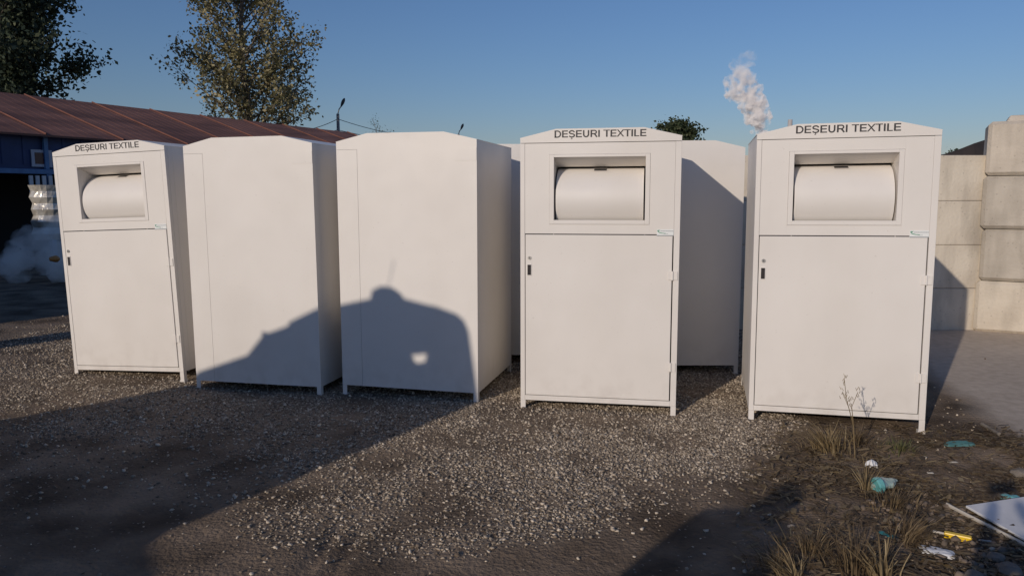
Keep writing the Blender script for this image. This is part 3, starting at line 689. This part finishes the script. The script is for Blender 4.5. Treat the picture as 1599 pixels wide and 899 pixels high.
c_ = Vector(W3(-4.87, -2.03, 2.33))-Vector(mach.location); MB().tube([c_-LAT*.03, c_+LAT*.06], .028, 10).build('work_light', lampd, mach)
cab_ = empty('added_shade_cabin', W3(-14.5, -1.5, 0), -SUN_AZ); tag(cab_, 'added unseen grey cabin left of the view, shading the ground by the shed', 'added shade caster')  # added out of view to throw shade on the far left ground
MB().box(-4.2, 4.2, -1.2, 1.2, 0, 3.5).build('shade_cabin_body', conc2, cab_, bevel=.02); MB().box(-4.3, 4.3, -1.3, 1.3, 3.502, 3.58).build('roof', pole_m, cab_)
for k in (-3, 0, 2.6): MB().box(k-.4, k+.4, -1.24, -1.202, 1.1, 2.2).build('window', darkin, cab_)
pp = MB().tube([(0, 0, 0), (0, 0, 6.5)], [.26, .18], 12).build('added_shade_pole', bark, smooth=True); pp.location = W3(-8.8, -1, 0); tag(pp, 'added unseen thick pole off to the left, its shadow crossing the ground', 'pole')  # added out of view to cast a narrow shadow band

skin = mat('skin', (.50, .33, .25), .6); cloth1 = mat('dark_jacket', (.04, .045, .06), .85); cloth2 = mat('grey_jacket', (.09, .09, .09), .85)
def person(loc, rz, pose, coat, lab, fat=1.0):
    J = {'pelvis': (0, 0, .95), 'waist': (0, 0, 1.08), 'chest': (0, 0, 1.30), 'neck': (0, .0, 1.46), 'head0': (0, .01, 1.53), 'head1': (0, .02, 1.62), 'head2': (0, .01, 1.69),
         'hipL': (-.10, 0, .90), 'kneeL': (-.12, .03, .50), 'ankL': (-.13, 0, .09), 'toeL': (-.14, .16, .04), 'hipR': (.10, 0, .90), 'kneeR': (.12, .03, .50), 'ankR': (.13, 0, .09), 'toeR': (.14, .16, .04),
         'shL': (-.18, 0, 1.40), 'shR': (.18, 0, 1.40)}
    J.update(pose)
    Rr = {'pelvis': .14, 'waist': .125, 'chest': .145, 'neck': .055, 'head0': .075, 'head1': .10, 'head2': .07, 'hipL': .095, 'kneeL': .06, 'ankL': .042, 'toeL': .035, 'hipR': .095, 'kneeR': .06, 'ankR': .042, 'toeR': .035,
          'shL': .07, 'shR': .07, 'elL': .048, 'elR': .048, 'haL': .03, 'haR': .03, 'fiL': .022, 'fiR': .022}
    E_ = [('pelvis', 'waist'), ('waist', 'chest'), ('chest', 'neck'), ('neck', 'head0'), ('head0', 'head1'), ('head1', 'head2'), ('pelvis', 'hipL'), ('hipL', 'kneeL'), ('kneeL', 'ankL'), ('ankL', 'toeL'),
          ('pelvis', 'hipR'), ('hipR', 'kneeR'), ('kneeR', 'ankR'), ('ankR', 'toeR'), ('chest', 'shL'), ('shL', 'elL'), ('elL', 'haL'), ('haL', 'fiL'), ('chest', 'shR'), ('shR', 'elR'), ('elR', 'haR'), ('haR', 'fiR')]
    ks = list(J); me = bpy.data.meshes.new('person'); me.from_pydata([J[k] for k in ks], [(ks.index(a), ks.index(b_)) for a, b_ in E_], []); me.materials.append(coat)
    o = bpy.data.objects.new('person', me); C.objects.link(o); o.location = loc; o.rotation_euler = (0, 0, rz)
    sk_ = o.modifiers.new('skin', 'SKIN'); 
    for i, k in enumerate(ks): me.skin_vertices[0].data[i].radius = (Rr[k]*(fat if k in ('pelvis', 'waist', 'chest', 'shL', 'shR', 'elL', 'elR', 'hipL', 'hipR') else 1), Rr[k]*(.75 if k in ('chest', 'waist', 'pelvis') else 1)); me.skin_vertices[0].data[i].use_root = (k == 'pelvis')
    ss = o.modifiers.new('sub', 'SUBSURF'); ss.levels = 2; ss.render_levels = 2
    tag(o, lab, 'person'); return o
def ensure_skin(me):
    pass
try:
    person((0.0, -.40, 0), 0, dict(elL=(-.22, .16, 1.18), haL=(-.07, .33, 1.42), fiL=(-.055, .345, 1.47), elR=(.24, .16, 1.18), haR=(.08, .33, 1.42), fiR=(.06, .345, 1.47)), cloth1, 'photographer in a dark jacket holding up a phone behind the right-hand weeds')
    q = LAT*-1.0 + FW*-.95
    person((q.x, q.y, 0), -SUN_AZ, dict(elL=(-.24, .05, 1.10), haL=(-.22, .10, .86), fiL=(-.22, .12, .76), elR=(.22, .03, 1.12), haR=(.20, .08, .88), fiR=(.20, .10, .78), head0=(.05, .01, 1.50), head1=(.10, .02, 1.57), head2=(.12, .01, 1.62)), cloth2, 'second person in a grey jacket behind the camera casting the rounded shadow', 1.35)
except Exception as ex:
    print('person failed', ex)
ph = MB().box(-.075, .075, -.035, -.026, CAMH-.062, CAMH+.010).build('phone', lampd, bevel=.003); tag(ph, 'dark phone held up by the photographer', 'phone')

# ------------------------------------------------------------------ dry weeds
straw = leafmat('dry_straw', (.16, .11, .055), (.27, .20, .105), (.42, .33, .19))
brown = leafmat('brown_stems', (.07, .048, .028), (.15, .105, .06), (.27, .20, .11))
green = leafmat('weed_green', (.07, .08, .03), (.13, .13, .055), (.22, .19, .09))
def tuft(px, py, n_b, h, spread, m, lab, lean=(0, 0), w_=.0035, seed=0):
    r = np.random.default_rng(seed+100); p0 = gnd(px, py); V_, F_ = [], []
    for i in range(n_b):
        a = r.uniform(0, 2*PI); rr = abs(r.normal(0, .35))*spread; b0 = np.array([rr*math.cos(a)*.5, rr*math.sin(a)*.5, -.01])
        hh = h*r.uniform(.35, 1.0); out = np.array([math.cos(a), math.sin(a), 0])*r.uniform(.1, .8)*hh + np.array([lean[0], lean[1], 0])*hh
        wd = w_*r.uniform(.5, 1.2); sd_ = np.array([-math.sin(a), math.cos(a), 0]); sd_ = sd_*math.cos(i)+np.array([1, 0, 0])*math.sin(i)*.8
        o0 = len(V_)
        for k_ in range(5):
            t = k_/4; c = b0+out*t**1.8+np.array([0, 0, hh*(t-.28*t*t*(1+r.uniform(-.3, .6)))]); ww = wd*(1-.85*t)
            V_ += [c-sd_*ww, c+sd_*ww]
        for k_ in range(4): F_.append((o0+2*k_, o0+2*k_+1, o0+2*k_+3, o0+2*k_+2))
    o = np_mesh('dry_weed', np.array(V_), np.array(F_), m); o.location = (p0.x, p0.y, float(gz(np.array(p0.x), np.array(p0.y))))
    tag(o, lab, 'weed', 'dry weeds on the right'); return o
tuft(1292, 702, 230, .26, .34, straw, 'broad straw grass tuft leaning left in front of the rightmost bin', (-.35, 0), seed=1)
tuft(1338, 690, 120, .20, .26, brown, 'thin brown weed close against the right-hand bin below its door', (.1, 0), seed=2)
tuft(1408, 700, 170, .10, .40, green, 'low greenish weed patch by the right-hand bin near its right leg', (.1, 0), seed=3)
tuft(1352, 768, 45, .30, .08, straw, 'slim upright straw tuft left of the crushed teal bottle', (-.05, 0), seed=4)
tuft(1268, 860, 150, .17, .35, brown, 'brownish tuft at the right edge of the rounded shadow', (.1, .1), seed=5)
tuft(1335, 885, 260, .20, .5, brown, 'large tangled brown weed at the bottom edge in the right foreground', (0, .1), seed=6)
tuft(1420, 845, 140, .19, .25, brown, 'brown weed with stems fanning to the right beside the white scrap', (.55, .1), w_=.004, seed=7)
tuft(1400, 790, 200, .14, .5, brown, 'low brown weed just below the crushed teal bottle', (.2, 0), seed=8)
tuft(1210, 885, 130, .15, .4, brown, 'brown weed half inside the rounded shadow at the bottom edge', (-.2, 0), seed=9)
tuft(1375, 905, 60, .28, .14, straw, 'pale dry grass bunch rising from the very bottom edge', (-.2, 0), w_=.005, seed=10)
tuft(1240, 905, 60, .24, .2, straw, 'pale straw blades leaning left at the bottom edge by the rounded shadow', (-.5, 0), w_=.004, seed=11)
# tall forked stalk in front of the door
sp0 = gnd(1335, 715); stk = empty('dry_stalk', sp0); tag(stk, 'tall thin forked dry stalk standing before the door of the right-hand bin', 'stalk')
st_ = MB(); st_.tube([(0, 0, 0), (-.02, 0, .2), (-.035, .01, .33)], [.004, .003, .002], 5); st_.tube([(-.02, 0, .2), (-.07, 0, .36), (-.085, .01, .48)], [.0028, .002, .0015], 5); st_.tube([(-.035, .01, .3), (.0, .01, .40)], .0016, 4); st_.tube([(-.05, 0, .3), (-.095, 0, .40)], .0014, 4)
st_.build('stem', straw, stk)
sh = MB(); rr = random.Random(5)
for c in ((-.085, .01, .48), (0, .01, .40), (-.035, .01, .34), (-.095, 0, .4), (-.07, 0, .38)):
    for _ in range(6): p = Vector(c)+Vector((rr.uniform(-.01, .01), 0, rr.uniform(-.04, .02))); sh.tube([p, p+Vector((rr.uniform(-.012, .012), 0, .018))], [.0022, .001], 4)
sh.build('seed_head', straw, stk)
# litter of twigs, stems and dead leaves
def litter(name, N_, xr, yr, dens, m, ln, lab):
    x = rng.uniform(*xr, N_); y = rng.uniform(*yr, N_); k = rng.random(N_) < dens(x, y); x, y = x[k], y[k]; q = len(x)
    a = rng.uniform(0, 2*PI, q); l = ln*rng.uniform(.3, 1.2, q); wd = rng.uniform(.0012, .006, q)*np.where(rng.random(q) < .25, 2.2, 1)
    z = gz(x, y)+.004+rng.random(q)*.012; dz = rng.normal(0, .25, q)*l
    dx, dy = np.cos(a)*l, np.sin(a)*l; px_, py_ = -np.sin(a)*wd, np.cos(a)*wd
    V_ = np.stack([np.stack([x-dx-px_, y-dy-py_, z-dz*.3], 1), np.stack([x+dx-px_, y+dy-py_, z+np.abs(dz)], 1), np.stack([x+dx+px_, y+dy+py_, z+np.abs(dz)+.002], 1), np.stack([x-dx+px_, y-dy+py_, z-dz*.3+.002], 1)], 1)
    o = np_mesh(name, V_.reshape(-1, 3), np.arange(q*4).reshape(-1, 4), m); tag(o, lab, 'litter', kind='stuff')
def ld(x, y): return np.clip((x-(.9+.35*(y-3)))/.8, 0, 1)*np.clip((5.0-y)/.5, 0, 1)*free_pad(x, y)*np.clip((fbm(x*2.5, y*2.5, 33)-.25)*3, .1, 1)
litter('dead_grass', 42000, (.6, 4.6), (2.4, 5.2), ld, brown, .030, 'matted dead brown grass and stems over the soil in the right foreground')
litter('straw_litter', 5000, (.6, 4.6), (2.4, 5.2), ld, straw, .028, 'scattered pale straw bits among the dead grass')

# ------------------------------------------------------------------ rubbish
teal = mat('teal_plastic', (.10, .36, .36), .25, (.22, .50, .50), 12, 5, .5, 14); whitep = mat('white_scrap', (.62, .62, .62), .5, (.74, .74, .74), 4, 5, .2, 8)
tealc = mat('teal_clear', (.25, .36, .34), .15, (.38, .45, .40), 20, 5, .6, 16)
board_e = mat('board_edge', (.55, .50, .42), .7)
def crumple(name, px, py, sx, sy, h, m, lab, cat, rz=0, seed=0, n_=16, round_=True):
    r = np.random.default_rng(seed); p0 = gnd(px, py); g1, g2 = np.meshgrid(np.linspace(-1, 1, n_), np.linspace(-1, 1, n_))
    rd = np.clip(1-np.maximum(np.abs(g1), np.abs(g2))**2.2, 0, 1)
    z = h*(rd**.5)*(.45+1.1*fbm(g1*2.1+seed, g2*2.1, 50+seed)) ; ex = 1+.35*(fbm(g1*1.5+5, g2*1.5+seed, 70+seed)-.5)*2
    V_ = np.stack([(g1*sx*ex).ravel(), (g2*sy*ex).ravel(), z.ravel()+.003], 1); I_ = np.arange(n_*n_).reshape(n_, n_)
    F_ = np.stack([I_[:-1, :-1].ravel(), I_[:-1, 1:].ravel(), I_[1:, 1:].ravel(), I_[1:, :-1].ravel()], 1)
    o = np_mesh(name, V_, F_, m); o.location = (p0.x, p0.y, float(gz(np.array(p0.x), np.array(p0.y)))); o.rotation_euler = (0, 0, rz); tag(o, lab, cat); return o
# crushed bottle
p0 = gnd(1381, 765); bo = empty('crushed_bottle', (p0.x, p0.y, .01), .5); tag(bo, 'crushed clear teal plastic bottle lying behind the slim straw tuft', 'bottle')
bb = MB(); ns = 14; prof = [(-.085, .010), (-.075, .034), (-.05, .040), (-.02, .034), (.01, .041), (.04, .036), (.06, .022), (.075, .013), (.088, .013)]
bb.add([(x, r_*math.cos(2*PI*i/ns)*(1.1+.1*math.sin(j*2.1)), .03+r_*math.sin(2*PI*i/ns)*(.62+.18*math.sin(j*1.7+i))) for j, (x, r_) in enumerate(prof) for i in range(ns)],
       [(j*ns+i, j*ns+(i+1) % ns, (j+1)*ns+(i+1) % ns, (j+1)*ns+i) for j in range(len(prof)-1) for i in range(ns)]+[tuple(reversed(range(ns))), tuple((len(prof)-1)*ns+i for i in range(ns))])
bb.build('bottle_body', tealc, bo); MB().tube([(-.083, 0, .03), (-.05, -.01, .034)], .043, 14).build('bottle_base', teal, bo, bevel=.006); 
crumple('plastic_scrap', 1497, 692, .095, .035, .022, mat('dull_teal', (.06, .16, .16), .5, (.09, .20, .19), 9), 'flat dull teal plastic scrap at the edge of the concrete, right of the right-hand bin', 'plastic scrap', rz=.05, seed=2)
crumple('plastic_piece', 1578, 776, .05, .028, .022, teal, 'bright turquoise plastic piece behind the white board', 'plastic piece', rz=-.5, seed=3)
crumple('plastic_shard', 1386, 838, .012, .05, .012, mat('deep_teal', (.02, .12, .14), .4), 'dark teal shard stuck among the brown weeds', 'plastic shard', rz=.5, seed=4)
crumple('paper_rag', 1361, 728, .035, .022, .035, whitep, 'small crumpled white rag lying just above the crushed teal bottle', 'rag', rz=-.4, seed=5)
crumple('torn_foil', 1463, 864, .068, .038, .018, whitep, 'torn white plastic scrap lying below the yellow lighter', 'plastic scrap', rz=-.45, seed=6, n_=22)
for k, (px, py, s_) in enumerate(((1488, 718, .03), (1453, 737, .018), (1540, 846, .03))):
    crumple('white_chip', px, py, s_, .009, .006, mat('pale_chip', (.42, .39, .34), .7), ('small off-white chip on the soil near the edge of the concrete', 'tiny off-white chip between the bottle and the white board', 'pale splinter of wood right of the yellow lighter')[k], 'chip', rz=-.1*k, seed=8+k)
# yellow lighter like stick
p0 = gnd(1496, 843); li = empty('yellow_lighter', (p0.x, p0.y, .016), -.55); tag(li, 'yellow plastic lighter with a pale tip lying in front of the white board', 'lighter')
yel = mat('yellow_plastic', (.80, .52, .02), .35)
MB().box(-.056, .052, -.015, .015, -.014, .014).build('lighter_body', yel, li, bevel=.005); MB().tube([(-.052, 0, 0), (-.105, -.004, .004)], [.008, .006], 10).build('tip', board_e, li)
# white board
bdp = [gnd(1507, 799), gnd(1700, 775), gnd(1760, 860), gnd(1600, 853)]
bo_ = MB(); zt, zb = .045, .033
vs = [(p.x, p.y, zt+(.0 if i in (0, 3) else .02)) for i, p in enumerate(bdp)]+[(p.x, p.y, zb+(.0 if i in (0, 3) else .02)) for i, p in enumerate(bdp)]
c_ = sum(bdp, Vector())/4
vs = [(x-c_.x, y-c_.y, z) for x, y, z in vs]
bo_.add(vs, [(3, 2, 1, 0), (4, 5, 6, 7), (0, 1, 5, 4), (1, 2, 6, 5), (2, 3, 7, 6), (3, 0, 4, 7)])
bo_ = bo_.build('white_board', whitep, bevel=.003); bo_.location = (c_.x, c_.y, -.01); tag(bo_, 'white flat board lying on the rubble at the right edge', 'board')
s = MB(); a, c = gnd(1478, 793), gnd(1606, 862); s.tube([(a.x, a.y, .02), (c.x, c.y, .026)], .009, 6); s = s.build('wooden_lath', board_e); tag(s, 'thin pale lath lying along the near edge of the white board', 'lath')
s = MB(); a, c = gnd(1533, 664), gnd(1560, 680); s.tube([(a.x, a.y, .012), (c.x, c.y, .012)], .012, 6); s = s.build('stick', bark); tag(s, 'short brown stick lying on the concrete', 'stick')
# bigger loose stones on the right
for k, (px, py, s_) in enumerate(((1592, 742, .045), (1520, 905, .04), (1575, 895, .05), (1555, 875, .035))):
    bm = bmesh.new(); bmesh.ops.create_icosphere(bm, subdivisions=2, radius=s_); rr = random.Random(k)
    for v in bm.verts: v.co *= rr.uniform(.85, 1.12); v.co.z *= .6
    m2 = bpy.data.meshes.new('rubble_stone'); bm.to_mesh(m2); bm.free(); m2.materials.append(bark); o = bpy.data.objects.new('rubble_stone', m2); C.objects.link(o); p = gnd(px, py); o.location = (p.x, p.y, .015)
    tag(o, ('dark brown clod lying on the concrete at the right edge', 'brown stone at the bottom edge below the white scrap', 'largest brown stone in the bottom right corner', 'brown stone between the white board and the bottom edge')[k], 'stone', 'loose stones')
def rubd(x, y): return np.clip((x-1.7)/.3, 0, 1)*np.clip((3.9-y)/.5, 0, 1)
tag(rocks('rubble', 5000, (1.6, 3.6), (2.4, 4.2), rubd, .007, .030, mat('rubble_brown', (.13, .10, .075), .9, (.25, .19, .14), 18, 4)), 'brown rubble bits in the bottom right corner', 'rubble')
